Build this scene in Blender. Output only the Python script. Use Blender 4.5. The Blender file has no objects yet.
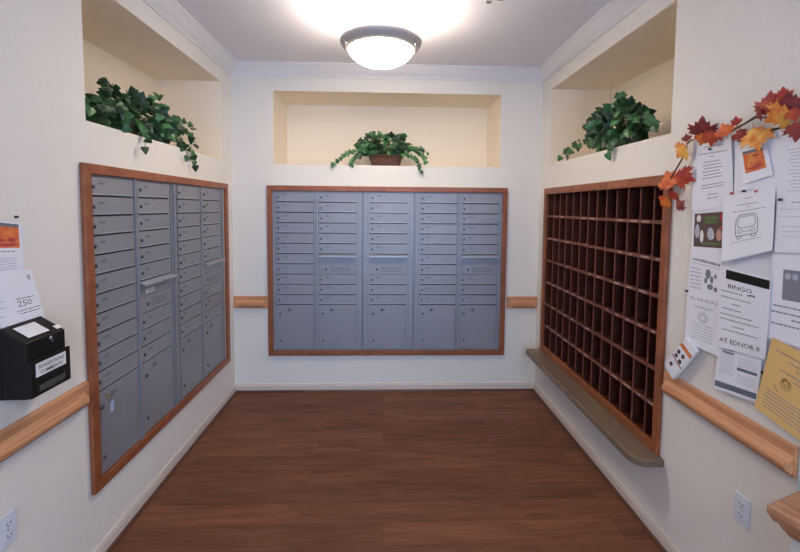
import bpy, math, random
from mathutils import Vector, Matrix
random.seed(7)
S = bpy.context.scene
COL = bpy.data.collections.new('mail_room'); S.collection.children.link(COL)
PI = math.pi
XL, XR, YB, HC = -1.320, 1.378, 3.731, 2.858
BOTTOM = 0.0

# ------------------------------------------------------------ materials
def new_mat(name, col, rough=.6, metal=0., spec=.5):
    m = bpy.data.materials.new(name); m.use_nodes = True
    b = m.node_tree.nodes['Principled BSDF']
    b.inputs['Base Color'].default_value = (*col, 1); b.inputs['Roughness'].default_value = rough
    b.inputs['Metallic'].default_value = metal
    b.inputs['Specular IOR Level'].default_value = spec
    return m
def nd(m, t, **kw):
    n = m.node_tree.nodes.new(t)
    for k, v in kw.items(): setattr(n, k, v)
    return n
def lk(m, a, b): m.node_tree.links.new(a, b)
def vary(m, c1, c2, scale=(1, 1, 1), nscale=4., detail=3., bump=0., lo=.35, hi=.65, dist=.01):
    """noise between two colours in object space (a real variation of the thing's colour)"""
    b = m.node_tree.nodes['Principled BSDF']
    tc = nd(m, 'ShaderNodeTexCoord'); mp = nd(m, 'ShaderNodeMapping'); mp.inputs['Scale'].default_value = scale
    nz = nd(m, 'ShaderNodeTexNoise'); nz.inputs['Scale'].default_value = nscale; nz.inputs['Detail'].default_value = detail
    cr = nd(m, 'ShaderNodeValToRGB')
    cr.color_ramp.elements[0].position = lo; cr.color_ramp.elements[0].color = (*c1, 1)
    cr.color_ramp.elements[1].position = hi; cr.color_ramp.elements[1].color = (*c2, 1)
    lk(m, tc.outputs['Object'], mp.inputs['Vector']); lk(m, mp.outputs[0], nz.inputs['Vector'])
    lk(m, nz.outputs['Fac'], cr.inputs[0]); lk(m, cr.outputs[0], b.inputs['Base Color'])
    if bump:
        bp = nd(m, 'ShaderNodeBump'); bp.inputs['Strength'].default_value = bump; bp.inputs['Distance'].default_value = dist
        lk(m, nz.outputs['Fac'], bp.inputs['Height']); lk(m, bp.outputs[0], b.inputs['Normal'])
    return m

WALL = vary(new_mat('wall_paint', (.72, .69, .655), .75, spec=.25), (.74, .708, .662), (.755, .723, .677), nscale=60, bump=.08, dist=.002)
CREAM = new_mat('niche_paint', (.86, .77, .64), .8, spec=.2)
WHITE = new_mat('ceiling_paint', (.82, .82, .90), .85, spec=.2)
TRIMW = new_mat('trim_paint', (.76, .75, .77), .45)
BASEW = new_mat('baseboard_paint', (.64, .55, .49), .45)
SHOE = new_mat('shoe_moulding', (.10, .035, .018), .4)
FRAME = vary(new_mat('cherry_wood', (.22, .07, .03), .4), (.22, .062, .022), (.30, .092, .036), scale=(3, 3, 3), nscale=6, detail=5)
SORT = vary(new_mat('mahogany_wood', (.13, .03, .015), .5, spec=.3), (.045, .012, .006), (.075, .020, .011), scale=(2, 2, 8), nscale=5, detail=4)
SORTE = vary(new_mat('mahogany_edge', (.2, .06, .04), .5, spec=.3), (.15, .050, .034), (.20, .07, .05), scale=(4, 4, 4), nscale=5)
OAK = vary(new_mat('oak_wood', (.55, .27, .11), .35), (.46, .205, .095), (.62, .31, .16), scale=(1.2, 14, 22), nscale=3, detail=6, lo=.3, hi=.7)
CAPW = vary(new_mat('carved_cap_wood', (.40, .19, .10), .25), (.36, .165, .085), (.46, .23, .13), scale=(6, 6, 20), nscale=3, detail=5)
STONE = vary(new_mat('carved_stone', (.62, .57, .5), .8), (.36, .32, .28), (.66, .61, .55), nscale=24, detail=6, bump=.6)
METAL = vary(new_mat('painted_steel', (.27, .28, .32), .42, metal=.25), (.258, .264, .295), (.277, .285, .315), nscale=9)
METALL = new_mat('steel_rail', (.29, .30, .34), .4, metal=.3)
LIP = new_mat('highlight_tone_lip', (.42, .435, .475), .35, metal=.4)  # lighter colour carries the highlight along door lips and slot hoods
SEAM = new_mat('door_seam', (.045, .05, .06), .7, spec=.2)
LOCK = new_mat('lock_nickel', (.10, .10, .11), .3, metal=.8)
CHROME = new_mat('chrome', (.55, .55, .56), .2, metal=1.)
ENGR = new_mat('engraved_number', (.12, .13, .16), .6)
LEDGE = vary(new_mat('laminate', (.14, .11, .08), .4), (.15, .105, .070), (.22, .158, .11), nscale=18, detail=8, lo=.3, hi=.7)
LABW = new_mat('label_paper', (.75, .73, .74), .6)
LABP = new_mat('aged_label_paper', (.42, .26, .23), .6)
PAPER = new_mat('white_paper', (.76, .77, .84), .8, spec=.2)
PAPER2 = new_mat('bright_paper', (.80, .81, .87), .8, spec=.2)
YEL = new_mat('goldenrod_paper', (.72, .47, .18), .8, spec=.2)
INK = new_mat('black_ink', (.03, .03, .04), .7)
INKG = new_mat('grey_ink', (.20, .21, .26), .8)
INKL = new_mat('pale_ink', (.42, .44, .52), .8)
NAVY = new_mat('slate_ink', (.13, .15, .20), .8)
ORG = vary(new_mat('orange_print', (.8, .22, .04), .7), (.62, .10, .03), (.70, .26, .06), nscale=30)
REDP = new_mat('red_print', (.45, .04, .05), .7)
MAUVE = new_mat('mauve_print', (.10, .055, .05), .7)
GREENP = new_mat('green_print', (.10, .16, .05), .7)
BLACKP = new_mat('black_plastic', (.007, .006, .005), .5, spec=.25)
SMOKE = new_mat('smoked_window', (.06, .055, .05), .2)
PLATE = new_mat('outlet_plastic', (.66, .70, .78), .35)
PINM = new_mat('dark_pin', (.03, .03, .08), .4)
PINR = new_mat('red_pin', (.45, .02, .03), .4)
BRASS = new_mat('brass_key', (.45, .32, .15), .35, metal=.9)
TAGM = new_mat('blue_key_tag', (.35, .45, .62), .5)
PEWTER = new_mat('pewter', (.30, .285, .285), .38, metal=.75)
RIMM = new_mat('brushed_rim', (.52, .47, .44), .5, metal=.2)
BOARD = new_mat('board_surface', (.70, .71, .77), .7)
VINE = new_mat('brown_vine', (.09, .04, .025), .7)
STEM = new_mat('green_stem', (.07, .12, .03), .7)
LG = [vary(new_mat('ivy_leaf_%s' % n, a, .42), a, b, nscale=22, lo=.3, hi=.7) for n, a, b in
      (('deep', (0.0074, 0.0279, 0.0099), (0.0124, 0.0465, 0.0155)), ('mid', (.016, .070, .022), (.032, .115, .034)), ('bright', (.030, .140, .040), (.075, .20, .07)))]
MAPLE = {'gold': vary(new_mat('gold_maple', (.8, .35, .04), .6), (.66, .17, .025), (.75, .38, .07), nscale=28, lo=.4, hi=.55),
         'orange': vary(new_mat('orange_maple', (.8, .2, .03), .6), (.50, .05, .012), (.66, .18, .02), nscale=32, lo=.4, hi=.6),
         'red': vary(new_mat('red_maple', (.55, .05, .03), .6), (.30, .015, .012), (.50, .07, .02), nscale=26, lo=.4, hi=.65),
         'crimson': vary(new_mat('crimson_maple', (.3, .03, .025), .6), (.15, .012, .012), (.27, .03, .018), nscale=26)}
# floor planks
FLOOR = new_mat('plank_floor', (.12, .05, .03), .5, spec=.22)
def floor_nodes():
    m = FLOOR; b = m.node_tree.nodes['Principled BSDF']
    tc = nd(m, 'ShaderNodeTexCoord')
    br = nd(m, 'ShaderNodeTexBrick'); br.offset = .37; br.inputs['Scale'].default_value = 1
    br.inputs['Brick Width'].default_value = 1.22; br.inputs['Row Height'].default_value = .152
    br.inputs['Mortar Size'].default_value = .0005; br.inputs['Mortar Smooth'].default_value = .2
    br.inputs['Color1'].default_value = (0, 0, 0, 1); br.inputs['Color2'].default_value = (1, 1, 1, 1); br.inputs['Mortar'].default_value = (.5, .5, .5, 1)
    lk(m, tc.outputs['Object'], br.inputs['Vector'])
    mp = nd(m, 'ShaderNodeMapping'); mp.inputs['Scale'].default_value = (.9, 9, 1); lk(m, tc.outputs['Object'], mp.inputs['Vector'])
    ad = nd(m, 'ShaderNodeVectorMath', operation='MULTIPLY_ADD'); ad.inputs[1].default_value = (7, 3, 5)
    lk(m, br.outputs['Color'], ad.inputs[0]); lk(m, mp.outputs[0], ad.inputs[2])
    nz = nd(m, 'ShaderNodeTexNoise'); nz.inputs['Scale'].default_value = 2.6; nz.inputs['Detail'].default_value = 8; nz.inputs['Roughness'].default_value = .62; nz.inputs['Distortion'].default_value = .5
    lk(m, ad.outputs[0], nz.inputs['Vector'])
    cr = nd(m, 'ShaderNodeValToRGB'); e = cr.color_ramp.elements
    e[0].position = .28; e[0].color = (.098, .036, .017, 1); e[1].position = .74; e[1].color = (.225, .092, .050, 1)
    lk(m, nz.outputs['Fac'], cr.inputs[0])
    hs = nd(m, 'ShaderNodeMix', data_type='RGBA', blend_type='MULTIPLY'); hs.inputs[0].default_value = 1
    mr = nd(m, 'ShaderNodeMapRange'); mr.inputs['To Min'].default_value = .84; mr.inputs['To Max'].default_value = 1.14
    lk(m, br.outputs['Color'], mr.inputs['Value']); lk(m, cr.outputs[0], hs.inputs[6]); lk(m, mr.outputs[0], hs.inputs[7])
    mm = nd(m, 'ShaderNodeMix', data_type='RGBA'); lk(m, br.outputs['Fac'], mm.inputs[0]); lk(m, hs.outputs[2], mm.inputs[6])
    mm.inputs[7].default_value = (.06, .024, .014, 1)
    lk(m, mm.outputs[2], b.inputs['Base Color'])
    bp = nd(m, 'ShaderNodeBump'); bp.inputs['Strength'].default_value = .12; bp.inputs['Distance'].default_value = .002
    lk(m, nz.outputs['Fac'], bp.inputs['Height']); lk(m, bp.outputs[0], b.inputs['Normal'])
floor_nodes()
WICK = new_mat('wicker', (.12, .05, .03), .7)
def wick():
    m = WICK; b = m.node_tree.nodes['Principled BSDF']
    tc = nd(m, 'ShaderNodeTexCoord'); ck = nd(m, 'ShaderNodeTexBrick'); ck.inputs['Scale'].default_value = 60
    ck.inputs['Color1'].default_value = (.16, .065, .035, 1); ck.inputs['Color2'].default_value = (.09, .03, .02, 1); ck.inputs['Mortar'].default_value = (.03, .012, .01, 1)
    ck.inputs['Brick Width'].default_value = .9; ck.inputs['Row Height'].default_value = .4; ck.inputs['Mortar Size'].default_value = .05
    mp = nd(m, 'ShaderNodeMapping'); mp.inputs['Rotation'].default_value = (PI/2, 0, 0)
    lk(m, tc.outputs['Object'], mp.inputs[0]); lk(m, mp.outputs[0], ck.inputs['Vector']); lk(m, ck.outputs['Color'], b.inputs['Base Color'])
    bp = nd(m, 'ShaderNodeBump'); bp.inputs['Strength'].default_value = .6; bp.inputs['Distance'].default_value = .003
    lk(m, ck.outputs['Fac'], bp.inputs['Height']); bp.invert = True; lk(m, bp.outputs[0], b.inputs['Normal'])
wick()
BOWL = bpy.data.materials.new('lit_frosted_glass'); BOWL.use_nodes = True
_b = BOWL.node_tree.nodes['Principled BSDF']; _b.inputs['Base Color'].default_value = (.9, .9, .88, 1); _b.inputs['Roughness'].default_value = .35
_b.inputs['Emission Color'].default_value = (1., .865, .68, 1); _b.inputs['Emission Strength'].default_value = 22.0

BOWLI = BOWL.copy(); BOWLI.name = 'lit_glass_inside'; BOWLI.node_tree.nodes['Principled BSDF'].inputs['Emission Strength'].default_value = 34.

# ------------------------------------------------------------ mesh builder
class MB:
    def __init__(s): s.v = []; s.f = []; s.m = []; s.sm = []
    def face(s, idx, mi=0, sm=False): s.f.append(tuple(idx)); s.m.append(mi); s.sm.append(sm)
    def box(s, x0, x1, y0, y1, z0, z1, mi=0, M=None):
        b = len(s.v)
        P = [(x0, y0, z0), (x1, y0, z0), (x1, y1, z0), (x0, y1, z0), (x0, y0, z1), (x1, y0, z1), (x1, y1, z1), (x0, y1, z1)]
        if M: P = [tuple(M @ Vector(p)) for p in P]
        s.v += P
        for q in ((3, 2, 1, 0), (4, 5, 6, 7), (0, 1, 5, 4), (1, 2, 6, 5), (2, 3, 7, 6), (3, 0, 4, 7)): s.face([b + i for i in q], mi)
        return s
    def sweep(s, prof, A, B, up=(0, 0, 1), out=None, mi=0, mitre=(0, 0)):
        """extrude closed profile [(o,h)] from A to B; o along `out`, h along `up`; mitre shifts the ends by o*k"""
        A = Vector(A); B = Vector(B); d = (B - A).normalized(); up = Vector(up); out = Vector(out)
        b = len(s.v); n = len(prof)
        for E, k, sg in ((A, mitre[0], 1), (B, mitre[1], -1)):
            for o, h in prof: s.v.append(tuple(E + out * o + up * h + d * (sg * k * o)))
        for i in range(n):
            j = (i + 1) % n; s.face((b + i, b + j, b + n + j, b + n + i), mi)
        s.face([b + i for i in range(n)][::-1], mi); s.face([b + n + i for i in range(n)], mi)
        return s
    def lathe(s, prof, c=(0, 0, 0), n=48, mi=0, axis='z', sm=True, closed=False):
        b = len(s.v); k = len(prof)
        for i in range(n):
            a = 2 * PI * i / n
            for r, h in prof:
                if axis == 'z': p = (c[0] + r * math.cos(a), c[1] + r * math.sin(a), c[2] + h)
                else: p = (c[0] + r * math.cos(a), c[1] - h, c[2] + r * math.sin(a))   # axis out of the wall (-y)
                s.v.append(p)
        for i in range(n):
            i2 = (i + 1) % n
            for j in range(k if closed else k - 1):
                j2 = (j + 1) % k
                s.face((b + i * k + j, b + i2 * k + j, b + i2 * k + j2, b + i * k + j2), mi, sm)
        if not closed:
            for j in (0, k - 1):
                if prof[j][0] > 1e-6: s.face([b + i * k + j for i in range(n)], mi)
        return s
    def tube(s, pts, r, n=6, mi=0):
        pts = [Vector(p) for p in pts]; b = len(s.v)
        for i, p in enumerate(pts):
            d = (pts[min(i + 1, len(pts) - 1)] - pts[max(i - 1, 0)]).normalized()
            a = d.cross(Vector((0, 0, 1)) if abs(d.z) < .9 else Vector((1, 0, 0))).normalized(); c = d.cross(a)
            rr = r[i] if isinstance(r, (list, tuple)) else r
            for k in range(n): s.v.append(tuple(p + a * (rr * math.cos(2 * PI * k / n)) + c * (rr * math.sin(2 * PI * k / n))))
        for i in range(len(pts) - 1):
            for k in range(n):
                k2 = (k + 1) % n; s.face((b + i * n + k, b + i * n + k2, b + (i + 1) * n + k2, b + (i + 1) * n + k), mi, True)
        s.face([b + k for k in range(n)][::-1], mi); s.face([b + (len(pts) - 1) * n + k for k in range(n)], mi)
        return s
    def poly(s, pts2, y0, y1, mi=0):
        """prism of an x/z outline between two depths"""
        b = len(s.v); n = len(pts2)
        s.v += [(x, y0, z) for x, z in pts2] + [(x, y1, z) for x, z in pts2]
        s.face([b + i for i in range(n)], mi); s.face([b + n + i for i in range(n)][::-1], mi)
        for i in range(n): j = (i + 1) % n; s.face((b + i, b + n + i, b + n + j, b + j), mi)
        return s
    def build(s, name, mats, parent=None, loc=(0, 0, 0), rz=0, bevel=0):
        me = bpy.data.meshes.new(name); me.from_pydata([tuple(p) for p in s.v], [], s.f); me.validate()
        if not isinstance(mats, (list, tuple)): mats = [mats]
        for m in mats: me.materials.append(m)
        if len(me.polygons) == len(s.f):
            for p, mi, sm in zip(me.polygons, s.m, s.sm): p.material_index = mi; p.use_smooth = sm
        bpy_fix(me)
        o = bpy.data.objects.new(name, me); COL.objects.link(o)
        o.location = loc; o.rotation_euler = (0, 0, rz)
        if parent: o.parent = parent
        if bevel:
            md = o.modifiers.new('bevel', 'BEVEL'); md.width = bevel; md.segments = 2; md.limit_method = 'ANGLE'; md.angle_limit = .7
        return o
import bmesh
def bpy_fix(me):
    bm = bmesh.new(); bm.from_mesh(me); bmesh.ops.recalc_face_normals(bm, faces=bm.faces); bm.to_mesh(me); bm.free()

def tag(o, label, cat, group=None):
    o['label'] = label; o['category'] = cat
    if group: o['group'] = group
    return o
def struct(o): o['kind'] = 'structure'; return o
def thing(name, label, cat, loc=(0, 0, 0), rz=0, group=None):
    o = bpy.data.objects.new(name, None); o.empty_display_size = .05; COL.objects.link(o)
    o.location = loc; o.rotation_euler = (0, 0, rz)
    return tag(o, label, cat, group)
def copy_tree(o, parent=None):
    c = o.copy(); COL.objects.link(c)
    if parent: c.parent = parent
    for ch in list(o.children): copy_tree(ch, c)
    return c
# local wall frames: x to the viewer's right, z up, -y towards the viewer
RZ = {'L': PI/2, 'R': -PI/2, 'B': 0}
def wl(w, y, z, n=0.):      # world point on a wall, n out of the wall; y is the run along the wall
    return {'L': (XL + n, y, z), 'R': (XR - n, y, z), 'B': (y, YB - n, z)}[w]

# ------------------------------------------------------------ room shell
def wall_mesh(name, w, a0, a1, holes, z1=HC, th=.12):
    """wall along its run with rectangular openings [(a0,a1,z0,z1)]"""
    ua = sorted({a0, a1, *[h[0] for h in holes], *[h[1] for h in holes]})
    m = MB()
    for p, q in zip(ua[:-1], ua[1:]):
        zs = [0.]
        hs = sorted([h for h in holes if h[0] <= p + 1e-6 and h[1] >= q - 1e-6], key=lambda h: h[2])
        z = 0.
        for h in hs + [(0, 0, z1, z1)]:
            if h[2] - z > 1e-6:
                if w == 'L': m.box(XL - th, XL, p, q, z, h[2])
                elif w == 'R': m.box(XR, XR + th, p, q, z, h[2])
                else: m.box(p, q, YB, YB + th, z, h[2])
            z = h[3]
    return struct(m.build(name, WALL))
NZ0, NZ1, ND = 2.02, 2.648, .5
LW = wall_mesh('wall_left', 'L', -3, YB + .12, [(1.90, 3.50, .37, 1.80), (1.942, 3.505, NZ0, NZ1)])
RW = wall_mesh('wall_right', 'R', .55, YB + .12, [(1.99, 3.55, .455, 1.79), (2.022, 3.535, NZ0, NZ1)])
BW = wall_mesh('wall_back', 'B', XL, XR, [(-.99, 1.05, .37, 1.80), (-.965, 1.014, 2.012, 2.642)])
def niche(name, w, a0, a1, z0, z1):
    m = MB(); t = .05
    def bx(a, b, n0, n1, c, d):
        if w == 'L': m.box(XL - n1, XL - n0, a, b, c, d)
        elif w == 'R': m.box(XR + n0, XR + n1, a, b, c, d)
        else: m.box(a, b, YB + n0, YB + n1, c, d)
    n0 = .0015
    bx(a0 - t, a1 + t, ND, ND + t, z0 - t, z1 + t)
    bx(a0 - t, a0, .12, ND, z0 - t, z1 + t); bx(a1, a1 + t, .12, ND, z0 - t, z1 + t)
    bx(a0, a1, .12, ND, z0 - t, z0); bx(a0, a1, .12, ND, z1, z1 + t)
    # thin cream-painted lining of the reveal
    bx(a0, a0 + .002, n0, ND, z0, z1); bx(a1 - .002, a1, n0, ND, z0, z1); bx(a0, a1, n0, ND, z0, z0 + .002); bx(a0, a1, n0, ND, z1 - .002, z1)
    return struct(m.build(name, CREAM))
niche('wall_left_niche', 'L', 1.942, 3.505, NZ0, NZ1); niche('wall_right_niche', 'R', 2.022, 3.535, NZ0, NZ1); niche('wall_back_niche', 'B', -.965, 1.014, 2.012, 2.642)
struct(MB().box(XL - .12, 3.2, -3, YB + .12, -.06, 0).build('floor', FLOOR))
struct(MB().box(XL - .12, 3.2, -3, YB + .12, HC, HC + .06).build('ceiling', WHITE))
struct(MB().box(XR + .12, 3.2, .55, .67, 0, HC).build('wall_lobby', WALL))
struct(MB().box(3.2, 3.32, -3, .67, 0, HC).build('wall_lobby_right', WALL))
# crown moulding (profile: o out of the wall, h down from the ceiling)
CP = [(0, 0), (0, -.102), (.010, -.102), (.012, -.090), (.018, -.086), (.020, -.078), (.030, -.070), (.044, -.052), (.054, -.034), (.062, -.026), (.066, -.018), (.074, -.014), (.080, -.006), (.080, 0)]
struct(MB().sweep(CP, (XL, -3, HC), (XL, YB, HC), out=(1, 0, 0), mitre=(0, 1)).build('trim_1', TRIMW))
struct(MB().sweep(CP, (XL, YB, HC), (XR, YB, HC), out=(0, -1, 0), mitre=(1, 1)).build('trim_2', TRIMW))
struct(MB().sweep(CP, (XR, .55, HC), (XR, YB, HC), out=(-1, 0, 0), mitre=(0, 1)).build('trim_3', TRIMW))
# baseboards + brown shoe moulding
BP = [(0, 0), (.012, 0), (.012, .055), (.009, .060), (.009, .068), (.004, .076), (0, .076)]
SP = [(.012, 0), (.026, 0), (.025, .006), (.021, .011), (.016, .014), (.012, .015)]
for nm, A, B_, out, mt in (('left', (XL, -3, 0), (XL, YB, 0), (1, 0, 0), (0, 1)), ('back', (XL, YB, 0), (XR, YB, 0), (0, -1, 0), (1, 1)), ('right', (XR, .55, 0), (XR, YB, 0), (-1, 0, 0), (0, 1))):
    struct(MB().sweep(BP, A, B_, out=out, mitre=mt).build('baseboard_' + nm, BASEW))
for k, (A, B_, out, mt) in enumerate((((XL, -3, 0), (XL, YB, 0), (1, 0, 0), (0, 1)), ((XL, YB, 0), (XR, YB, 0), (0, -1, 0), (1, 1)), ((XR, .55, 0), (XR, YB, 0), (-1, 0, 0), (0, 1)))):
    struct(MB().sweep(SP, A, B_, out=out, mitre=mt).build('trim_%d' % (k + 4), SHOE))

# ------------------------------------------------------------ oak chair rails
def rail(label, w, a0, a1, e0, e1, dz=0., mt=(.5, .5)):
    """a0..a1 run in local x; e0,e1 how far the raised hand grip stops short of the ends"""
    loc = wl(w, a0, 0) if w != 'R' else wl(w, a1, 0)
    t = thing('wooden_chair_rail', label, 'chair rail', (loc[0], loc[1], dz), RZ[w]); Ln = a1 - a0
    g = .0005
    MB().sweep([(g, .755), (.012, .755), (.014, .760), (.014, .852), (.009, .862), (g, .862)], (0, 0, 0), (Ln, 0, 0), out=(0, -1, 0)).build('backing_board', OAK, t)
    MB().sweep([(.014, .764), (.026, .766), (.028, .773), (.038, .777), (.043, .784), (.044, .796), (.040, .803), (.030, .806), (.022, .812), (.014, .826)], (e0, 0, 0), (Ln - e1, 0, 0), out=(0, -1, 0), mitre=mt).build('bumper_grip', OAK, t)
    return t
rail('oak chair rail on the left wall, under the black comment box', 'L', -.6, 1.885, .03, .022, .010)
rail('short oak chair rail piece on the back wall, left of the mailboxes', 'B', XL + .001, -1.02, .025, .02)
rail('short oak chair rail piece on the back wall, right of the mailboxes', 'B', 1.10, XR - .001, .03, .02)
rail('oak chair rail on the right wall, under the notice board', 'R', 1.308, 1.972, .010, .003, .009, (.5, 0))

# ------------------------------------------------------------ mailboxes
RH, ZT, DW, GAP = .0903, 1.777, .325, .008
def lock_mb(r=.0085, h=.007, n=14):
    return MB().lathe([(0, h), (r * .75, h), (r, h - .002), (r, 0)], n=n, axis='y').box(-.0012, .0012, -h - .0006, -h, -.005, .005, 1)
def door_proto():
    """one small mailbox door with its lock and number, origin at its upper left corner"""
    d = MB().box(0, DW, -.010, 0, -(RH - GAP), 0).box(.004, DW - .004, -.0125, -.010, -(RH - GAP) + .001, -(RH - GAP) + .0065, 1).box(0, DW, -.002, 0, -RH, -(RH - GAP), 2).build('mailbox_door', [METAL, LIP, SEAM], bevel=.001)
    lock_mb().build('lock', [LOCK, ENGR], d, (.020, -.010, -.045))
    m = MB()
    for k in range(3): m.box(.058 + .014 * k, .066 + .014 * k, -.0104, -.010, -.034, -.022)
    m.build('engraved_number', ENGR, d)
    return d
def parcel_proto():
    h = .397
    d = MB().box(0, DW, -.010, 0, -h, 0).box(DW - .012, DW - .008, -.012, -.010, -h + .008, -.008).build('parcel_door', METAL, bevel=.0015)
    lock_mb(.010).build('lock', [LOCK, ENGR], d, (.030, -.010, -.078))
    lock_mb(.009).build('lock', [LOCK, ENGR], d, (.034, -.010, -h + .075))
    MB().lathe([(0, .003), (.011, .003), (.013, 0)], n=16, axis='y').lathe([(0, .002), (.005, .0035), (.0055, 0)], (.022, 0, .003), n=10, axis='y').build('number_badge', ENGR, d, (.108, -.010, -.044))
    return d
def slot_proto():
    """outgoing mail slot: recessed panel under a projecting sloped hood"""
    p = MB().box(0, DW, -.004, 0, -(RH - GAP), 0).build('outgoing_slot_panel', METAL)
    MB().poly([(0, 0), (0, 0)], 0, 0) if False else None
    m = MB(); b = 0
    prof = [(0, 0), (.036, -.010), (.040, -.011), (.040, -.022), (.006, -.010), (0, -.010)]
    m.sweep(prof, (-.004, -.004, 0), (DW + .004, -.004, 0), out=(0, -1, 0))
    m.build('slot_hood', LIP, p)
    MB().box(.010, DW - .010, -.0046, -.004, -.026, -.014).build('slot_opening', ENGR, p)
    return p
def master_proto():
    """outgoing mail door with a wide printed notice"""
    d = MB().box(0, DW, -.010, 0, -(RH - GAP), 0).build('outgoing_mail_door', METAL, bevel=.0015)
    lock_mb(.009).build('lock', [LOCK, ENGR], d, (.062, -.010, -.043))
    m = MB()
    for r in range(4):
        x = .10
        while x < .27:
            l = random.uniform(.008, .022); m.box(x, x + l, -.0104, -.010, -.026 - r * .012, -.021 - r * .012); x += l + .006
    m.build('engraved_notice', ENGR, d)
    return d
PROTO = {}
def part(kind, parent, x, z):
    if kind not in PROTO:
        PROTO[kind] = {'door': door_proto, 'parcel': parcel_proto, 'slot': slot_proto, 'master': master_proto}[kind]()
        o = PROTO[kind]
    else: o = copy_tree(PROTO[kind])
    o.parent = parent; o.location = (x, 0, z); return o
def unit(w, a0, cols, label, W, m0, white=False):
    """cols: string of 's' (column with outgoing slot) / 'd' (doors only)"""
    t = thing('mailbox_unit', label, 'mailbox', wl(w, a0, 0, -.004), RZ[w])
    c = MB().box(.001, W - .001, 0, .30, .372, 1.795)
    c.build('cabinet_body', METAL, t)
    r = MB()   # raised steel rails between and beside the columns
    xs = [m0 + i * (DW + .045) for i in range(len(cols))]
    for i, x in enumerate(xs[:-1]): r.box(x + DW + .006, x + DW + .014, -.016, 0, .376, 1.790).box(x + DW + .026, x + DW + .039, -.012, 0, .376, 1.790)
    r.box(.002, .010, -.014, 0, .376, 1.79).box(.020, .030, -.008, 0, .376, 1.79)
    r.box(W - .010, W - .002, -.014, 0, .376, 1.79).box(W - .030, W - .020, -.008, 0, .376, 1.79)
    r.build('steel_rails', METALL, t)
    for x, k in zip(xs, cols):
        for i in range(11):
            kind = 'door'
            if k == 's' and i == 6: kind = 'slot'
            if k == 's' and i == 7: kind = 'master'
            part(kind, t, x, ZT - RH * i)
        part('parcel', t, x, ZT - RH * 11)
    if white:
        lb = MB().box(0, .085, -.0055, -.004, -.022, 0).build('paper_label', LABW, t, (xs[1] + .058, 0, ZT - RH * 6 - .050))
        lb['label'] = 'small white paper label'
        m = MB()
        for k in range(5): m.box(.014 + .012 * k, .022 + .012 * k, -.006, -.0055, -.014, -.008)
        m.build('label_print', INK, lb)
    return t
unit('B', -.995, 'ds', 'grey two-column steel mailbox unit at the left of the back wall', .803, .050)
unit('B', -.190, 's', 'narrow single-column steel mailbox unit at the middle of the back wall', .452, .062)
unit('B', .264, 'ds', 'grey two-column steel mailbox unit at the right of the back wall', .786, .050)
UA = unit('L', 1.905, 'ds', 'two-column steel mailbox unit on the left wall, nearest, with a key in its lock', .788, .040, True)
unit('L', 2.695, 'ds', 'two-column steel mailbox unit on the left wall, nearer the back corner', .800, .050)

def frame(name, label, w, a0, a1, z0, z1, wd, tw, pr=.020):
    """mitred wooden trim around an opening; wd side width, tw top/bottom width"""
    loc = wl(w, a0 if w != 'R' else a1, 0, .0008)
    t = thing(name, label, 'wooden frame', loc, RZ[w]); W = a1 - a0
    def piece(n, pts):
        m = MB(); m.poly(pts, -pr, 0); m.build(n, FRAME, t, bevel=.004)
    piece('top_rail', [(0, z1), (wd, z1 - tw), (W - wd, z1 - tw), (W, z1)])
    piece('bottom_rail', [(0, z0), (W, z0), (W - wd, z0 + tw), (wd, z0 + tw)])
    piece('side_rail', [(0, z0), (wd, z0 + tw), (wd, z1 - tw), (0, z1)])
    piece('side_rail', [(W, z0), (W, z1), (W - wd, z1 - tw), (W - wd, z0 + tw)])
    return t
frame('wooden_surround', 'reddish wooden frame around the mailboxes on the back wall', 'B', -1.018, 1.084, .330, 1.831, .043, .045, .024)
frame('wooden_surround', 'reddish wooden frame around the mailboxes on the left wall', 'L', 1.888, 3.575, .338, 1.833, .050, .045, .022)
frame('wooden_surround', 'reddish wooden frame around the pigeonhole mail sorter on the right wall', 'R', 1.986, 3.580, .432, 1.822, .042, .050, .022)
# key left in the lock
k = thing('key', 'brass key on a ring with a pale blue tag, hanging from a parcel locker lock', 'key', wl('L', 1.975, .762, .016), PI/2)
MB().box(-.002, .002, -.022, -.005, -.003, .003).lathe([(.009, 0), (.009, .002)], (0, -.022, 0), n=16, axis='y').box(-.003, .003, -.024, -.022, -.026, -.008).build('key_blade', BRASS, k)
ring = [(.013 * math.sin(a), -.026 + .003 * math.cos(a), -.016 + .013 * math.cos(a)) for a in [i * PI / 8 for i in range(17)]]
MB().tube(ring, .0012, 6).build('key_ring', CHROME, k)
MB().box(.002, .024, -.030, -.027, -.082, -.030).build('key_tag', TAGM, k, bevel=.001)

# ------------------------------------------------------------ pigeonhole sorter
SY0, SY1, SZ0, SZ1, SD = 2.000, 3.540, .470, 1.775, .27
sw = SY1 - SY0; t = thing('mail_sorter', 'dark mahogany pigeonhole mail sorter with thirteen columns in the right wall', 'mail sorter', wl('R', SY1, 0, 0), -PI/2)
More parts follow.
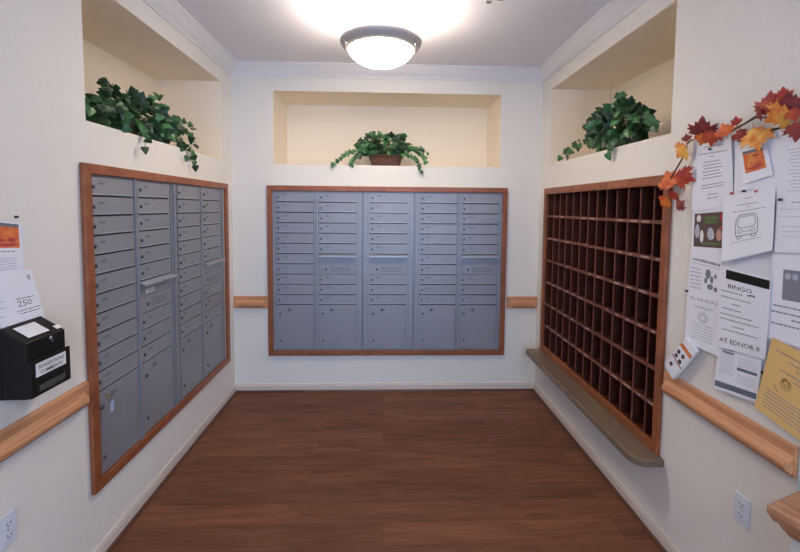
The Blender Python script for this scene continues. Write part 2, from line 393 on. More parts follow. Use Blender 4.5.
# carcass
MB().box(0, sw, SD, SD + .01, SZ0 - .012, SZ1 + .012).box(0, .010, 0, SD, SZ0 - .012, SZ1 + .012).box(sw - .010, sw, 0, SD, SZ0 - .012, SZ1 + .012)\
    .box(.010, sw - .010, 0, SD, SZ0 - .012, SZ0).box(.010, sw - .010, 0, SD, SZ1, SZ1 + .012).build('carcass', SORT, t)
rh = (SZ1 - SZ0) / 7; cw = (sw - .02) / 13
for r in range(1, 7):
    z = SZ0 + rh * r
    s_ = MB().box(.010, sw - .010, .006, SD, z - .006, z + .006).build('shelf', SORT, t)
    MB().box(.010, sw - .010, -.002, .006, z - .009, z + .009).build('shelf_edge', SORTE, s_)
    m = MB()
    for c in range(13):
        if random.random() < .72:
            x = .010 + cw * (c + .5) + random.uniform(-.015, .015); hw = random.uniform(.014, .034)
            m.box(x - hw, x + hw, -.0026, -.002, z - .005, z + .005)
    lb = m.build('name_labels', LABP, s_)
for c in range(1, 13):
    x = .010 + cw * c
    d = MB()
    for r in range(7):
        d.box(x - .003, x + .003, .006, SD, SZ0 + rh * r + (.006 if r else 0), SZ0 + rh * (r + 1) - (.006 if r < 6 else 0))
        d.box(x - .0035, x + .0035, .001, .006, SZ0 + rh * r + (.009 if r else 0), SZ0 + rh * (r + 1) - (.009 if r < 6 else 0), 1)
    d.build('divider', [SORT, SORTE], t)
# ledge under the sorter
LP = [(XR - .0005, 1.952), (XR - .10, 1.955), (XR - .135, 1.985), (XR - .150, 2.03)]
pts = [(XR - .0005, 3.60), (XR - .11, 3.60), (XR - .142, 3.575), (XR - .150, 3.53)] + [(XR - .150, 2.05), (XR - .146, 2.01), (XR - .134, 1.978), (XR - .112, 1.958), (XR - .09, 1.951), (XR - .0005, 1.951)]
m = MB(); n = len(pts); m.v = [(x, y, .392) for x, y in pts] + [(x, y, .4305) for x, y in pts]
m.face(range(n)); m.face([n + i for i in range(n)][::-1])
for i in range(n): j = (i + 1) % n; m.face((i, j, n + j, n + i))
tag(m.build('sorting_ledge', LEDGE, bevel=.006), 'narrow brown-grey laminate ledge with rounded ends below the mail sorter', 'shelf')

# ------------------------------------------------------------ ceiling lamp and sprinkler
LX, LY = -.030, 2.68
t = thing('ceiling_lamp', 'round hanging ceiling lamp with a lit white bowl and pewter rim', 'lamp', (LX, LY, HC))
MB().lathe([(0, -.024), (.045, -.024), (.062, -.014), (.066, 0), (0, 0)], n=40).build('canopy', TRIMW, t)
MB().lathe([(0, -.135), (.006, -.135), (.006, -.024), (0, -.024)], n=12).lathe([(0, -.150), (.016, -.146), (.018, -.135), (.006, -.128), (0, -.128)], n=16).build('stem', TRIMW, t)
rr = [(.250, -.202), (.250, -.190), (.240, -.181), (.206, -.190), (.198, -.222), (.201, -.243), (.209, -.246), (.226, -.234), (.243, -.214)]
ringo = MB().lathe(rr, n=72, closed=True).build('rim', RIMM, t)
for a in (20, 140, 260):
    ax, ay = math.cos(math.radians(a)), math.sin(math.radians(a))
    MB().tube([(0, 0, -.140), (.205 * ax, .205 * ay, -.185)], .0035, 8).build('arm', TRIMW, t)
for a in (205, 335, 90):
    ax, ay = .232 * math.cos(math.radians(a)), .232 * math.sin(math.radians(a))
    MB().lathe([(0, -.014), (.008, -.012), (.010, -.005), (.007, 0), (0, 0)], (ax, ay, -.226), n=14).build('finial', CHROME, t)
bw = []
for i in range(13):
    a = i / 12 * PI / 2; bw.append((.200 * math.sin(a), -.238 - .100 * math.cos(a) ** 1.1 if i < 12 else -.238))
bw[-1] = (.200, -.238)
inner = [(max(r - .004, 0), h + .005) for r, h in bw][::-1]
bm_ = MB().lathe(bw, n=72).lathe(inner, n=72, mi=1)
k_ = len(bw); rim0 = [i * k_ + k_ - 1 for i in range(72)]; off_ = 72 * k_; rim1 = [off_ + i * k_ for i in range(72)]
for i in range(72): j = (i + 1) % 72; bm_.face((rim0[i], rim0[j], rim1[j], rim1[i]))
bm_.build('glass_bowl', [BOWL, BOWLI], t)
t = thing('fire_sprinkler', 'small metal fire sprinkler head on the ceiling, right of the lamp', 'sprinkler', (.575, 2.43, HC))
MB().lathe([(0, -.008), (.020, -.008), (.030, -.004), (.032, 0), (0, 0)], n=24).build('escutcheon', CHROME, t)
MB().lathe([(0, -.028), (.008, -.028), (.008, -.008), (0, -.008)], n=12).tube([(-.006, 0, -.026), (-.012, 0, -.040), (-.003, 0, -.052)], .002).tube([(.006, 0, -.026), (.012, 0, -.040), (.003, 0, -.052)], .002).build('sprinkler_body', PEWTER, t)
MB().lathe([(0, -.054), (.016, -.056), (.016, -.054), (0, -.051)], n=20).build('deflector', PEWTER, t)
t = MB().lathe([(0, -.014), (.022, -.014), (.030, -.006), (.032, 0), (0, 0)], (0, 0, 0), n=28).build('ceiling_cover', PEWTER, loc=(.655, 2.475, HC)); tag(t, 'small round grey cover on the ceiling beside the sprinkler', 'ceiling cover')

# ------------------------------------------------------------ plants
IVY = [(0, 0), (.26, -.07), (.50, .02), (.54, .22), (.44, .46), (.26, .78), (0, 1.10), (-.26, .78), (-.44, .46), (-.54, .22), (-.50, .02), (-.26, -.07)]
def leaf(m, p, d, nrm, s, mi, shape=IVY, fold=.18):
    """folded leaf: base at p, tip along d, facing nrm"""
    d = d.normalized(); a = d.cross(nrm).normalized(); nn = a.cross(d).normalized()
    b = len(m.v); k = len(shape)
    def P(x, y): return p + a * (x * s) + d * (y * s) + nn * (-abs(x) * fold * s - .18 * s * y * y)
    m.v.append(tuple(P(0, .45)))
    for x, y in shape: m.v.append(tuple(P(x, y)))
    for i in range(k): m.face((b, b + 1 + i, b + 1 + (i + 1) % k), mi, False)
def bez(a, b, c, n):
    return [a * (1 - t) ** 2 + b * (2 * t * (1 - t)) + c * t * t for t in [i / n for i in range(n + 1)]]
def plant(name, label, base, bw, bd, bh, rz, center, rad, nfill, vines, lsize, view, seed, minz):
    """basket trough + leaf mass (ellipsoid centre/radii) + trailing vines [(ctrl, end, leaves)]"""
    rnd = random.Random(seed)
    t = thing(name, label, 'plant', base, rz); inv = Matrix.Rotation(-rz, 3, 'Z'); B0 = Vector(base)
    tr = .86; m = MB(); N = 28; w0, w1 = .82, 1.
    rows = [(w0, 0), (.86, bh * .2), (.93, bh * .6), (1., bh * .9), (1.05, bh * .92), (1.05, bh), (.97, bh), (.95, bh * .8)]
    for k_, h in rows:
        for i in range(N):
            a = 2 * PI * i / N; cx, cy = math.cos(a), math.sin(a)
            sx = math.copysign(abs(cx) ** .6, cx); sy = math.copysign(abs(cy) ** .6, cy)
            m.v.append((bw / 2 * k_ * sx, bd / 2 * k_ * sy, h))
    for j in range(len(rows) - 1):
        for i in range(N): i2 = (i + 1) % N; m.face((j * N + i, j * N + i2, (j + 1) * N + i2, (j + 1) * N + i), 0, True)
    m.face(range(N)); m.face([(len(rows) - 1) * N + i for i in range(N)])
    m.build('basket', WICK, t)
    lf = MB(); st = MB(); view = Vector(view)
    V = lambda p: inv @ (Vector(p) - B0)
    c = V(center); top = Vector((0, 0, bh))
    vw = inv @ view
    R3 = inv
    for i in range(nfill):
        while True:
            q = Vector([rnd.uniform(-1, 1) for _ in range(3)])
            if .25 < q.length < 1: break
        q = q.normalized() * (.45 + .55 * rnd.random() ** .6)
        wq = Vector((q.x * rad[0], q.y * rad[1], q.z * rad[2]))
        if (Vector(center) + wq).z < minz: wq.z = minz - center[2] + rnd.uniform(0, .03)
        p = c + R3 @ wq
        out = (p - c).normalized()
        d = (out + Vector((rnd.gauss(0, .5), rnd.gauss(0, .5), rnd.gauss(-.25, .4)))).normalized()
        nrm = (vw * .9 + Vector((0, 0, .5)) + out * .6 + Vector((rnd.gauss(0, .45), rnd.gauss(0, .45), rnd.gauss(0, .45)))).normalized()
        sz = lsize * rnd.uniform(.7, 1.15)
        leaf(lf, p, d, nrm, sz, rnd.choices((0, 1, 2), (5, 4, 1.6))[0])
        if i % 3 == 0: st.tube(bez(top + Vector((rnd.uniform(-.3, .3) * bw, 0, -.02)), (top + p) / 2 + Vector((0, 0, .04)), p, 4), .0016, 5)
    for ctrl, end, n in vines:
        pts = bez(top + Vector((0, 0, -.01)), V(ctrl), V(end), 14); st.tube(pts, .0018, 5)
        for k_ in range(n):
            f_ = .35 + .65 * (k_ + 1) / n; ii = min(int(f_ * 14), 14); p = pts[ii]
            d = ((pts[ii] - pts[ii - 1]).normalized() * .6 + Vector((rnd.gauss(0, .5), rnd.gauss(0, .5), rnd.uniform(-.9, .2)))).normalized()
            nrm = (vw * 1.2 + Vector((0, 0, .3)) + Vector((rnd.gauss(0, .4), rnd.gauss(0, .4), rnd.gauss(0, .3)))).normalized()
            leaf(lf, p, d, nrm, lsize * rnd.uniform(.6, .95), rnd.choices((0, 1, 2), (3, 4, 3))[0])
    f = lf.build('foliage', LG, t); f['kind'] = 'stuff'
    st.build('stems', STEM, t)
    return t
plant('potted_ivy', 'large trailing ivy in the left wall niche', (XL - .17, 2.62, NZ0 + .0025), .30, .17, .10, PI/2,
      (XL - .14, 2.60, 2.155), (.15, .40, .125), 330,
      [((-1.38, 2.9, 2.3), (-1.37, 3.12, 2.20), 7), ((-1.30, 2.92, 2.16), (-1.275, 2.92, 1.92), 10), ((-1.30, 2.75, 2.14), (-1.28, 2.82, 1.97), 7), ((-1.30, 2.42, 2.14), (-1.275, 2.32, 1.96), 7), ((-1.33, 2.3, 2.2), (-1.36, 2.04, 2.10), 8),
       ((-1.45, 2.4, 2.32), (-1.42, 2.20, 2.27), 8), ((-1.42, 2.6, 2.3), (-1.40, 2.72, 2.33), 6), ((-1.36, 3.0, 2.25), (-1.33, 3.05, 2.08), 8), ((-1.3, 2.2, 2.2), (-1.29, 2.16, 2.03), 5)],
      .058, (1, -.9, -.25), 3, 2.045)
plant('potted_ivy', 'small trailing ivy in a brown wicker basket in the back wall niche', (.006, YB + .10, 2.0145), .30, .15, .095, 0,
      (-.01, YB + .09, 2.20), (.24, .09, .10), 230,
      [((-.25, 3.80, 2.25), (-.44, 3.70, 2.03), 22), ((-.2, 3.75, 2.22), (-.30, 3.70, 2.03), 20), ((-.22, 3.8, 2.2), (-.22, 3.72, 2.09), 8), ((.22, 3.78, 2.28), (.36, 3.70, 2.06), 20), ((.25, 3.75, 2.2), (.31, 3.69, 1.97), 18), ((.2, 3.76, 2.25), (.37, 3.70, 2.13), 8),
       ((-.1, 3.82, 2.3), (-.12, 3.80, 2.31), 5), ((.12, 3.82, 2.34), (.17, 3.80, 2.29), 5)],
      .050, (0, -1, -.15), 5, 2.10)
plant('potted_ivy', 'bushy trailing ivy in the right wall niche', (XR + .17, 2.72, NZ0 + .0025), .30, .17, .10, -PI/2,
      (XR + .12, 2.73, 2.175), (.14, .29, .13), 310,
      [((1.42, 3.1, 2.22), (1.40, 3.36, 2.07), 8), ((1.42, 3.0, 2.16), (1.36, 3.16, 2.06), 6), ((1.36, 2.55, 2.12), (1.335, 2.53, 1.99), 5), ((1.42, 2.4, 2.25), (1.43, 2.24, 2.10), 9),
       ((1.48, 3.0, 2.38), (1.46, 3.08, 2.27), 7), ((1.5, 2.7, 2.4), (1.45, 2.62, 2.37), 6), ((1.5, 2.9, 2.36), (1.46, 2.92, 2.33), 4)],
      .058, (-1, -.9, -.25), 11, 2.05)

# ------------------------------------------------------------ autumn garland
G = [(1.881,1.908,0.089,"gold"),(1.969,1.807,0.112,"orange"),(1.841,1.793,0.096,"red"),(1.927,1.711,0.059,"red"),(1.967,1.684,0.065,"orange"),(1.858,1.678,0.057,"crimson"),(1.767,2.002,0.104,"crimson"),(1.841,1.973,0.039,"crimson"),(1.702,1.938,0.072,"red"),(1.633,1.973,0.069,"orange"),(1.542,1.920,0.062,"crimson"),(1.490,1.905,0.095,"gold"),(1.463,2.036,0.090,"red"),(1.413,1.966,0.090,"gold"),(1.373,2.013,0.078,"crimson"),(1.353,1.960,0.051,"red"),(1.342,1.904,0.070,"crimson"),(1.401,2.050,0.050,"red"),(1.740,1.940,0.058,"orange"),(1.583,1.994,0.037,"red"),(1.496,1.994,0.050,"crimson"),
     (1.27, 1.99, .08, 'orange'), (1.20, 2.02, .08, 'red'), (1.13, 1.98, .09, 'gold')]
VP = [(1.865, 1.665), (1.944, 1.744), (1.967, 1.783), (1.911, 1.853), (1.875, 1.898), (1.842, 1.955), (1.7, 1.954), (1.579, 1.971), (1.487, 2.0), (1.401, 2.01), (1.338, 1.986), (1.2, 2.0), (1.08, 1.97)]
GO = Vector(wl('R', 1.5, 1.98, .035))
t = thing('leaf_garland', 'garland of red, orange and gold autumn maple leaves around the notice board corner', 'garland', tuple(GO), -PI/2)
m = MB()
def gl(y, z, n=0): return Vector((-(y - 1.5), -n, z - 1.98))
sm = []
for i in range(len(VP) - 1):
    p0, p1, p2, p3 = [VP[min(max(i + k_, 0), len(VP) - 1)] for k_ in (-1, 0, 1, 2)]
    for q in range(5):
        u = q / 5
        sm.append(tuple(.5 * (2 * p1[j] + (p2[j] - p0[j]) * u + (2 * p0[j] - 5 * p1[j] + 4 * p2[j] - p3[j]) * u * u + (3 * p1[j] - p0[j] - 3 * p2[j] + p3[j]) * u ** 3) for j in (0, 1)))
m.tube([gl(y, z, 0) for y, z in sm], .0035, 7)
m.tube([gl(1.62, 1.955, .004), gl(1.50, 1.985, .012), gl(1.43, 1.975, .010), gl(1.37, 2.0, .006)], .0028, 6)
m.build('vine', VINE, t)
half = [(.06, -.02), (.30, .02), (.24, .16), (.56, .24), (.46, .36), (.62, .50), (.50, .54), (.60, .74), (.40, .66), (.30, .62), (.28, .86), (.16, .80), (.10, .98)]
MAP = [(0, -.04)] + half + [(0, 1.15)] + [(-x, y) for x, y in half[::-1]]
rnd = random.Random(4)
for y, z, s, c in G:
    near = min(sm, key=lambda q: (q[0] - y) ** 2 + (q[1] - z) ** 2)
    d = Vector((-(y - near[0]), 0, z - near[1]))
    if d.length < .012: d = Vector((rnd.uniform(-1, 1), 0, rnd.uniform(-.9, -.1)))
    d = d.normalized(); d = (d + Vector((rnd.gauss(0, .3), rnd.gauss(0, .15) - .1, rnd.gauss(0, .3)))).normalized()
    nrm = Vector((rnd.gauss(.55, .22), -1, rnd.gauss(-.1, .25))).normalized()
    lm = MB(); ctr = gl(y, z, rnd.uniform(.008, .028)); b0 = ctr - d * (s * .5)
    leaf(lm, Vector((0, 0, 0)), d, nrm, s * .80, 0, [(x * 1.2, y) for x, y in MAP], .16)
    lm.tube([Vector((0, 0, 0)), -d * s * .28], .0012, 5)
    o = lm.build('maple_leaf', MAPLE[c], t, tuple(b0))
    sd = o.modifiers.new('thick', 'SOLIDIFY'); sd.thickness = .0006

# ------------------------------------------------------------ papers
class Paper:
    def __init__(s, name, label, w, n, cor, mat, cat='paper', curl=.004, group=None, tilt=0.):
        """cor: TL TR BR BL as (run, z) on wall w; n clearance off the wall"""
        s.w = w; sgn = -1 if w == 'R' else 1
        y0 = sum(c[0] for c in cor) / 4; z0 = max(c[1] for c in cor)
        s.c = [Vector((sgn * (c[0] - y0), 0, c[1] - z0)) for c in cor]; s.curl = curl; s.tilt = tilt
        s.o = None; N = 8; m = MB()
        for side in (0, -.0007):
            for j in range(N + 1):
                for i in range(N + 1): m.v.append(tuple(s.P(i / N, j / N, side)))
        K = (N + 1) ** 2
        for j in range(N):
            for i in range(N):
                a = j * (N + 1) + i; m.face((a, a + 1, a + N + 2, a + N + 1)); m.face((K + a, K + a + N + 1, K + a + N + 2, K + a + 1))
        for i in range(N):
            for a, b in ((i, i + 1), (N * (N + 1) + i + 1, N * (N + 1) + i), ((i + 1) * (N + 1), i * (N + 1)), (i * (N + 1) + N, (i + 1) * (N + 1) + N)):
                m.face((a, b, K + b, K + a))
        s.o = m.build(name, mat, loc=wl(w, y0, z0, n), rz=RZ[w]); tag(s.o, label, cat, group)
    def P(s, u, v, off=0.):
        """u to the right, v downwards, off towards the viewer"""
        c = s.c; p = (c[0] * (1 - u) + c[1] * u) * (1 - v) + (c[3] * (1 - u) + c[2] * u) * v
        bend = s.curl * (v ** 2) * (.35 + .65 * (2 * u - 1) ** 2) + s.tilt * v
        return Vector((p.x, -(bend + off), p.z))
    def quad(s, m, u0, v0, u1, v1, mi=0, off=.0004, n=3):
        for k_ in range(n):
            a, b = u0 + (u1 - u0) * k_ / n, u0 + (u1 - u0) * (k_ + 1) / n
            q = len(m.v); m.v += [tuple(s.P(x, y, off)) for x, y in ((a, v0), (b, v0), (b, v1), (a, v1))]; m.face((q, q + 1, q + 2, q + 3), mi)
    def lines(s, rows, mat=None, h=.007, name='printed_text', seed=1, gap=.012):
        """rows (v,u0,u1): a row of word-length dashes"""
        m = MB(); r = random.Random(seed)
        for v, a, b in rows:
            x = a
            while x < b:
                l = min(r.uniform(.025, .085), b - x)
                if l > .008: s.quad(m, x, v, x + l, v + h, n=1)
                x += l + gap
        m.build(name, mat or INKG, s.o)
    def block(s, name, u0, v0, u1, v1, mat, off=.0004):
        m = MB(); s.quad(m, u0, v0, u1, v1, off=off); return m.build(name, mat, s.o)
    def text(s, body, u, v, hv, wu, mat=None, name='printed_words', bold=0.):
        """real letters: centred on u, baseline v, cap height hv, total width wu"""
        cu = bpy.data.curves.new('lettering', 'FONT'); cu.body = body; cu.align_x = 'CENTER'; cu.resolution_u = 2; cu.offset = bold
        to = bpy.data.objects.new('lettering', cu); COL.objects.link(to); bpy.context.view_layer.update()
        me = bpy.data.meshes.new_from_object(to.evaluated_get(bpy.context.evaluated_depsgraph_get()))
        bpy.data.objects.remove(to); xs = [q.co.x for q in me.vertices]; ys = [q.co.y for q in me.vertices]
        w_ = max(xs) - min(xs); cx = (max(xs) + min(xs)) / 2; hh = .7
        for q in me.vertices: q.co = s.P(u + (q.co.x - cx) / w_ * wu, v - q.co.y / hh * hv, .0006)
        me.name = name; me.materials.append(mat or INK)
        o = bpy.data.objects.new(name, me); COL.objects.link(o); o.parent = s.o
    def stroke(s, m, pts, wd=.006, closed=False, mi=0, off=.0006):
        asp = (s.c[0] - s.c[1]).length / (s.c[0] - s.c[3]).length
        if closed: pts = pts + [pts[0]]
        for (x0, y0), (x1, y1) in zip(pts[:-1], pts[1:]):
            dx, dy = (x1 - x0) * asp, y1 - y0; l = math.hypot(dx, dy) or 1; nx, ny = -dy / l * wd / 2 / asp, dx / l * wd / 2
            q = len(m.v); m.v += [tuple(s.P(x, y, off)) for x, y in ((x0 + nx, y0 + ny), (x1 + nx, y1 + ny), (x1 - nx, y1 - ny), (x0 - nx, y0 - ny))]; m.face((q, q + 1, q + 2, q + 3), mi)
    def blob(s, m, u, v, ru, rv, mi=0, off=.0006, n=14):
        q = len(m.v); m.v += [tuple(s.P(u + ru * math.cos(2 * PI * i / n), v + rv * math.sin(2 * PI * i / n), off)) for i in range(n)]; m.face(range(q, q + n), mi)
def circ(u, v, ru, rv, n=16): return [(u + ru * math.cos(2 * PI * i / n), v + rv * math.sin(2 * PI * i / n)) for i in range(n)]

PP={
 'schedule':(0.018,[ (1.841,1.964), (1.640,1.952), (1.606,1.677), (1.830,1.643) ]),
 'photo':(0.016,[ (1.828,1.656), (1.657,1.669), (1.641,1.445), (1.824,1.439) ]),
 'news':(0.014,[ (1.835,1.460), (1.654,1.443), (1.652,1.280), (1.840,1.265) ]),
 'community':(0.017,[ (1.837,1.288), (1.639,1.291), (1.633,1.059), (1.833,1.056) ]),
 'bus':(0.026,[ (1.653,1.709), (1.428,1.727), (1.420,1.515), (1.639,1.445) ]),
 'topmid':(0.016,[ (1.620,1.902), (1.448,1.923), (1.425,1.680), (1.609,1.661) ]),
 'orange':(0.021,[ (1.594,1.879), (1.479,1.889), (1.444,1.777), (1.562,1.752) ]),
 'bingo':(0.021,[ (1.654,1.431), (1.427,1.416), (1.426,1.123), (1.652,1.098) ]),
 'lowgrey':(0.016,[ (1.644,1.200), (1.441,1.210), (1.456,0.952), (1.656,0.920) ]),
 'rtop':(0.017,[ (1.445,1.901), (1.230,1.904), (1.216,1.690), (1.424,1.690) ]),
 'rmid':(0.021,[ (1.424,1.710), (1.206,1.710), (1.200,1.520), (1.421,1.508) ]),
 'rlow':(0.016,[ (1.435,1.514), (1.220,1.520), (1.218,1.209), (1.433,1.200) ]),
 'yellow':(0.028,[ (1.401,1.213), (1.195,1.180), (1.235,0.900), (1.450,0.939) ]),
}
# board behind the papers
t = thing('notice_board', 'pale notice board with a thin black frame on the right wall, under the papers', 'notice board', wl('R', 1.815, 0, .0006), -PI/2)
BWd = 1.815 - 1.12
MB().box(.006, BWd - .006, -.009, 0, 1.072, 1.934).build('board_panel', BOARD, t)
MB().box(0, BWd, -.0115, 0, 1.064, 1.072).box(0, BWd, -.0115, 0, 1.934, 1.942).box(0, .006, -.0115, 0, 1.072, 1.934).box(BWd - .006, BWd, -.0115, 0, 1.072, 1.934).build('board_frame', BLACKP, t)
def pp(key, name, label, mat=PAPER, **kw): return Paper(name, label, 'R', PP[key][0], PP[key][1], mat, **kw)
p = pp('news', 'printed_notice', 'white cartoon notice at the board\'s left edge, under the colour photo', curl=0.001)
p.lines([(.07, .10, .95)], INKG, h=.06, seed=40, gap=.02); p.lines([(.19, .05, .98)], INKG, h=.008, seed=41, gap=.0)
m = MB()
for u, v, a, b in ((.62, .38, .08, .12), (.74, .50, .05, .09), (.56, .55, .05, .07), (.70, .68, .09, .07), (.84, .40, .04, .06), (.86, .72, .05, .06)): p.blob(m, u, v, a, b)
m.build('cartoon_drawing', INKG, p.o)
p.lines([(.30 + .09 * k_, .08, .42) for k_ in range(6)], INKL, h=.03)
p = pp('community', 'printed_notice', 'white notice with a round emblem at the lower left of the board', curl=.002)
p.text('ALL AVE PEOPLE', .5, .12, .05, .78, INKG); p.text('COMMUNITY', .5, .26, .04, .55, INKG)
m = MB(); p.stroke(m, circ(.5, .42, .13, .085), .012, True); p.stroke(m, circ(.5, .42, .07, .05), .010, True); m.build('emblem', INKG, p.o)
p.lines([(.55 + .055 * k_, .2, .8) for k_ in range(6)], INKL, h=.014)
p = pp('photo', 'photo_flyer', 'flyer with a dark colour photo of people at the board\'s left edge', curl=.001)
p.block('photo_print', .07, .10, 1.0, .76, MAUVE)
m = MB(); r_ = random.Random(8)
for u, v, a, b, mi in ((.22, .20, .07, .07, 0), (.18, .45, .08, .14, 1), (.33, .55, .06, .12, 0), (.60, .50, .10, .12, 1), (.66, .52, .05, .08, 0), (.86, .52, .08, .11, 2), (.60, .20, .26, .04, 3), (.60, .28, .22, .03, 3), (.93, .20, .05, .08, 4), (.92, .38, .05, .03, 4), (.60, .69, .34, .025, 3)): p.blob(m, u, v, a, b, mi, off=.0008)
m.build('photo_figures', [LABW, INKL, new_mat('skin_print', (.55, .30, .25), .7), GREENP, REDP], p.o)
p = pp('schedule', 'printed_notice', 'white typed letter at the board\'s top left corner', curl=.003)
p.lines([(.13, .3, .8), (.22, .15, .9), (.27, .45, .55)] + [(.34 + .045 * k_, .30 - .04 * (k_ % 2), .72 + .03 * (k_ % 3)) for k_ in range(6)] + [(.66, .25, .80), (.70, .25, .78), (.80, .4, .65), (.85, .4, .65)], INKG, h=.012, seed=2)
p = pp('topmid', 'printed_notice', 'white sheet behind the tilted orange picture card, top middle of the board', curl=.001)
p.lines([(.74, .1, .5), (.80, .1, .8)], INKL, h=.012)
p = pp('lowgrey', 'printed_notice', 'white sheet with grey banner bars, hanging lowest under the bingo notice', curl=.002)
p.lines([(.28 + .03 * k_, .10, .42) for k_ in range(4)] + [(.44 + .035 * k_, .10, .42) for k_ in range(9)], INKL, h=.010, seed=3)
p.lines([(.44 + .035 * k_, .52, .92) for k_ in range(11) if k_ not in (4, 5, 6)], INKL, h=.010, seed=4)
p.block('dark_bars', .14, .345, .40, .375, NAVY); p.block('dark_bars', .14, .40, .40, .425, NAVY); p.block('grey_banner', .02, .87, .98, .955, NAVY); p.block('grey_banner', .50, .58, .94, .625, NAVY)
p = pp('rtop', 'printed_notice', 'white typed sheet at the top right of the board', curl=.002)
p.lines([(.20 + .055 * k_, .18 + .04 * (k_ % 3), .92) for k_ in range(13)], INKL, h=.014, seed=5)
p = pp('rlow', 'printed_notice', 'white sheet with a grey photo, on the right above the yellow sheet', curl=.001)
p.block('grey_photo', .22, .20, .95, .53, INKG)
m = MB()
for u in (.3, .42, .55, .68, .8): p.blob(m, u, .27, .05, .035, off=.0008)
m.build('photo_figures', INKL, p.o)
p.lines([(.60, .08, .9), (.67, .05, .95), (.73, .4, .6), (.80, .06, .95)], INKG, h=.016, seed=6)
p = pp('rmid', 'printed_notice', 'white lined sheet on the right, pinned between two other sheets', curl=.002)
p.lines([(.14, .25, .9)], INKG, h=.016, seed=7); p.lines([(.26, .06, .95), (.38, .06, .95), (.55, .12, .95), (.63, .12, .95), (.72, .12, .95)], INKL, h=.010, seed=8)
p = pp('orange', 'picture_card', 'small tilted card with an orange picture on the notice board', PAPER2, curl=.002)
p.block('picture_print', .12, .10, .86, .72, ORG); p.block('picture_header', .12, .06, .86, .14, NAVY, off=.0006)
m = MB()
for u, v, a, b, mi in ((.55, .25, .09, .022, 1), (.50, .61, .30, .03, 0), (.60, .54, .18, .03, 0), (.40, .45, .05, .02, 0)): p.blob(m, u, v, a, b, mi, off=.0009)
m.build('picture_figures', [REDP, INK], p.o)
p = pp('bingo', 'bingo_notice', 'white notice reading BINGO with a black bar across its top', PAPER, curl=.003)
p.block('black_banner', .14, .035, .985, .145, BLACKP)
p.text('BINGO', .44, .250, .050, .48, INK, bold=.006)
m = MB(); p.stroke(m, [(.60, .285), (.70, .27), (.74, .285)], .016); m.build('small_drawing', INK, p.o)
p.lines([(.29, .06, .5), (.36, .06, .68), (.43, .30, .48), (.50, .10, .5), (.57, .06, .72), (.63, .06, .85), (.70, .34, .58), (.76, .12, .85)], INKG, h=.013, seed=9)
p.text('AT EDNOR II', .48, .925, .055, .80, INK, bold=.004)
p = pp('bus', 'bus_notice', 'white notice with a drawing of a bus front in the middle of the board', PAPER2, curl=.004)
p.lines([(.08, .45, .60), (.17, .3, .72), (.22, .5, .58), (.27, .22, .85)], INKG, h=.010, seed=10)
m = MB(); U = lambda x: .5 + x; W_ = .011
body = [(.29, .64), (.28, .50), (.30, .40), (.33, .355), (.38, .335), (.62, .335), (.67, .355), (.70, .40), (.72, .50), (.71, .64), (.69, .66), (.31, .66)]
p.stroke(m, body, W_, True); p.stroke(m, [(.325, .49), (.335, .41), (.38, .365), (.62, .365), (.665, .41), (.675, .49), (.645, .525), (.57, .54), (.43, .54), (.355, .525)], W_ * .8, True)
for u in (.38, .62): p.stroke(m, circ(u, .59, .045, .028), W_ * .8, True)
p.stroke(m, [(.31, .66), (.32, .70), (.39, .70), (.40, .66)], W_, True); p.stroke(m, [(.60, .66), (.61, .70), (.68, .70), (.69, .66)], W_, True)
p.stroke(m, [(.44, .60), (.56, .60)], W_ * .6); m.build('bus_drawing', NAVY, p.o)
p.lines([(.735, .2, .8)], INKL, h=.012, seed=11)
p = pp('yellow', 'yellow_notice', 'goldenrod yellow notice hanging tilted at the right, over the chair rail', YEL, curl=.004)
p.lines([(.12, .12, .95), (.19, .35, .75), (.25, .5, .8), (.33, .25, .95), (.39, .5, .9)], INKG, h=.014, seed=12)
m = MB()
for k_ in range(5): p.stroke(m, circ(.38 + .02 * (k_ % 3), .44 + .012 * k_, .05 + .008 * k_, .035 + .006 * k_, 10), .005, True)
p.stroke(m, [(.22, .55), (.30, .62)], .008); p.stroke(m, [(.70, .48), (.80, .56), (.86, .50)], .010); m.build('flower_sketch', new_mat('sepia_ink', (.22, .13, .03), .8), p.o)
p.lines([(.66 + .045 * k_, .10 + .03 * (k_ % 2), .92) for k_ in range(6)], INKG, h=.012, seed=13, gap=.009)
# pale card below the board end
p = Paper('wall_card', 'pale card on the right wall just beyond the end of the chair rail', 'R', .004, [(1.302, .885), (1.20, .885), (1.20, .715), (1.302, .715)], new_mat('pale_card', (.62, .78, .78), .6), 'card', curl=0)
# pins
pin_h = MB().lathe([(0, .010), (.004, .010), (.0055, .008), (.0035, .005), (.005, .001), (.005, 0), (0, 0)], n=12, axis='y')
for y, z, n, mt, lab in ((1.738, 1.906, .0205, PINM, 'dark push pin at the top of the typed letter'), (1.560, 1.725, .0175, PINM, 'dark push pin left of the two above the bus drawing'),
                         (1.615, 1.718, .018, PINR, 'red push pin left above the bus notice'), (1.505, 1.722, .018, PINR, 'dark red push pin right above the bus notice'),
                         (1.405, 1.690, .0225, PINM, 'dark push pin at the corner of the lined sheet'), (1.832, 1.290, .0188, PINM, 'dark push pin at the corner of the emblem notice')):
    o = pin_h.build('push_pin', mt, loc=wl('R', y, z, n), rz=-PI/2); tag(o, lab, 'push pin', 'push pins on the notice board')

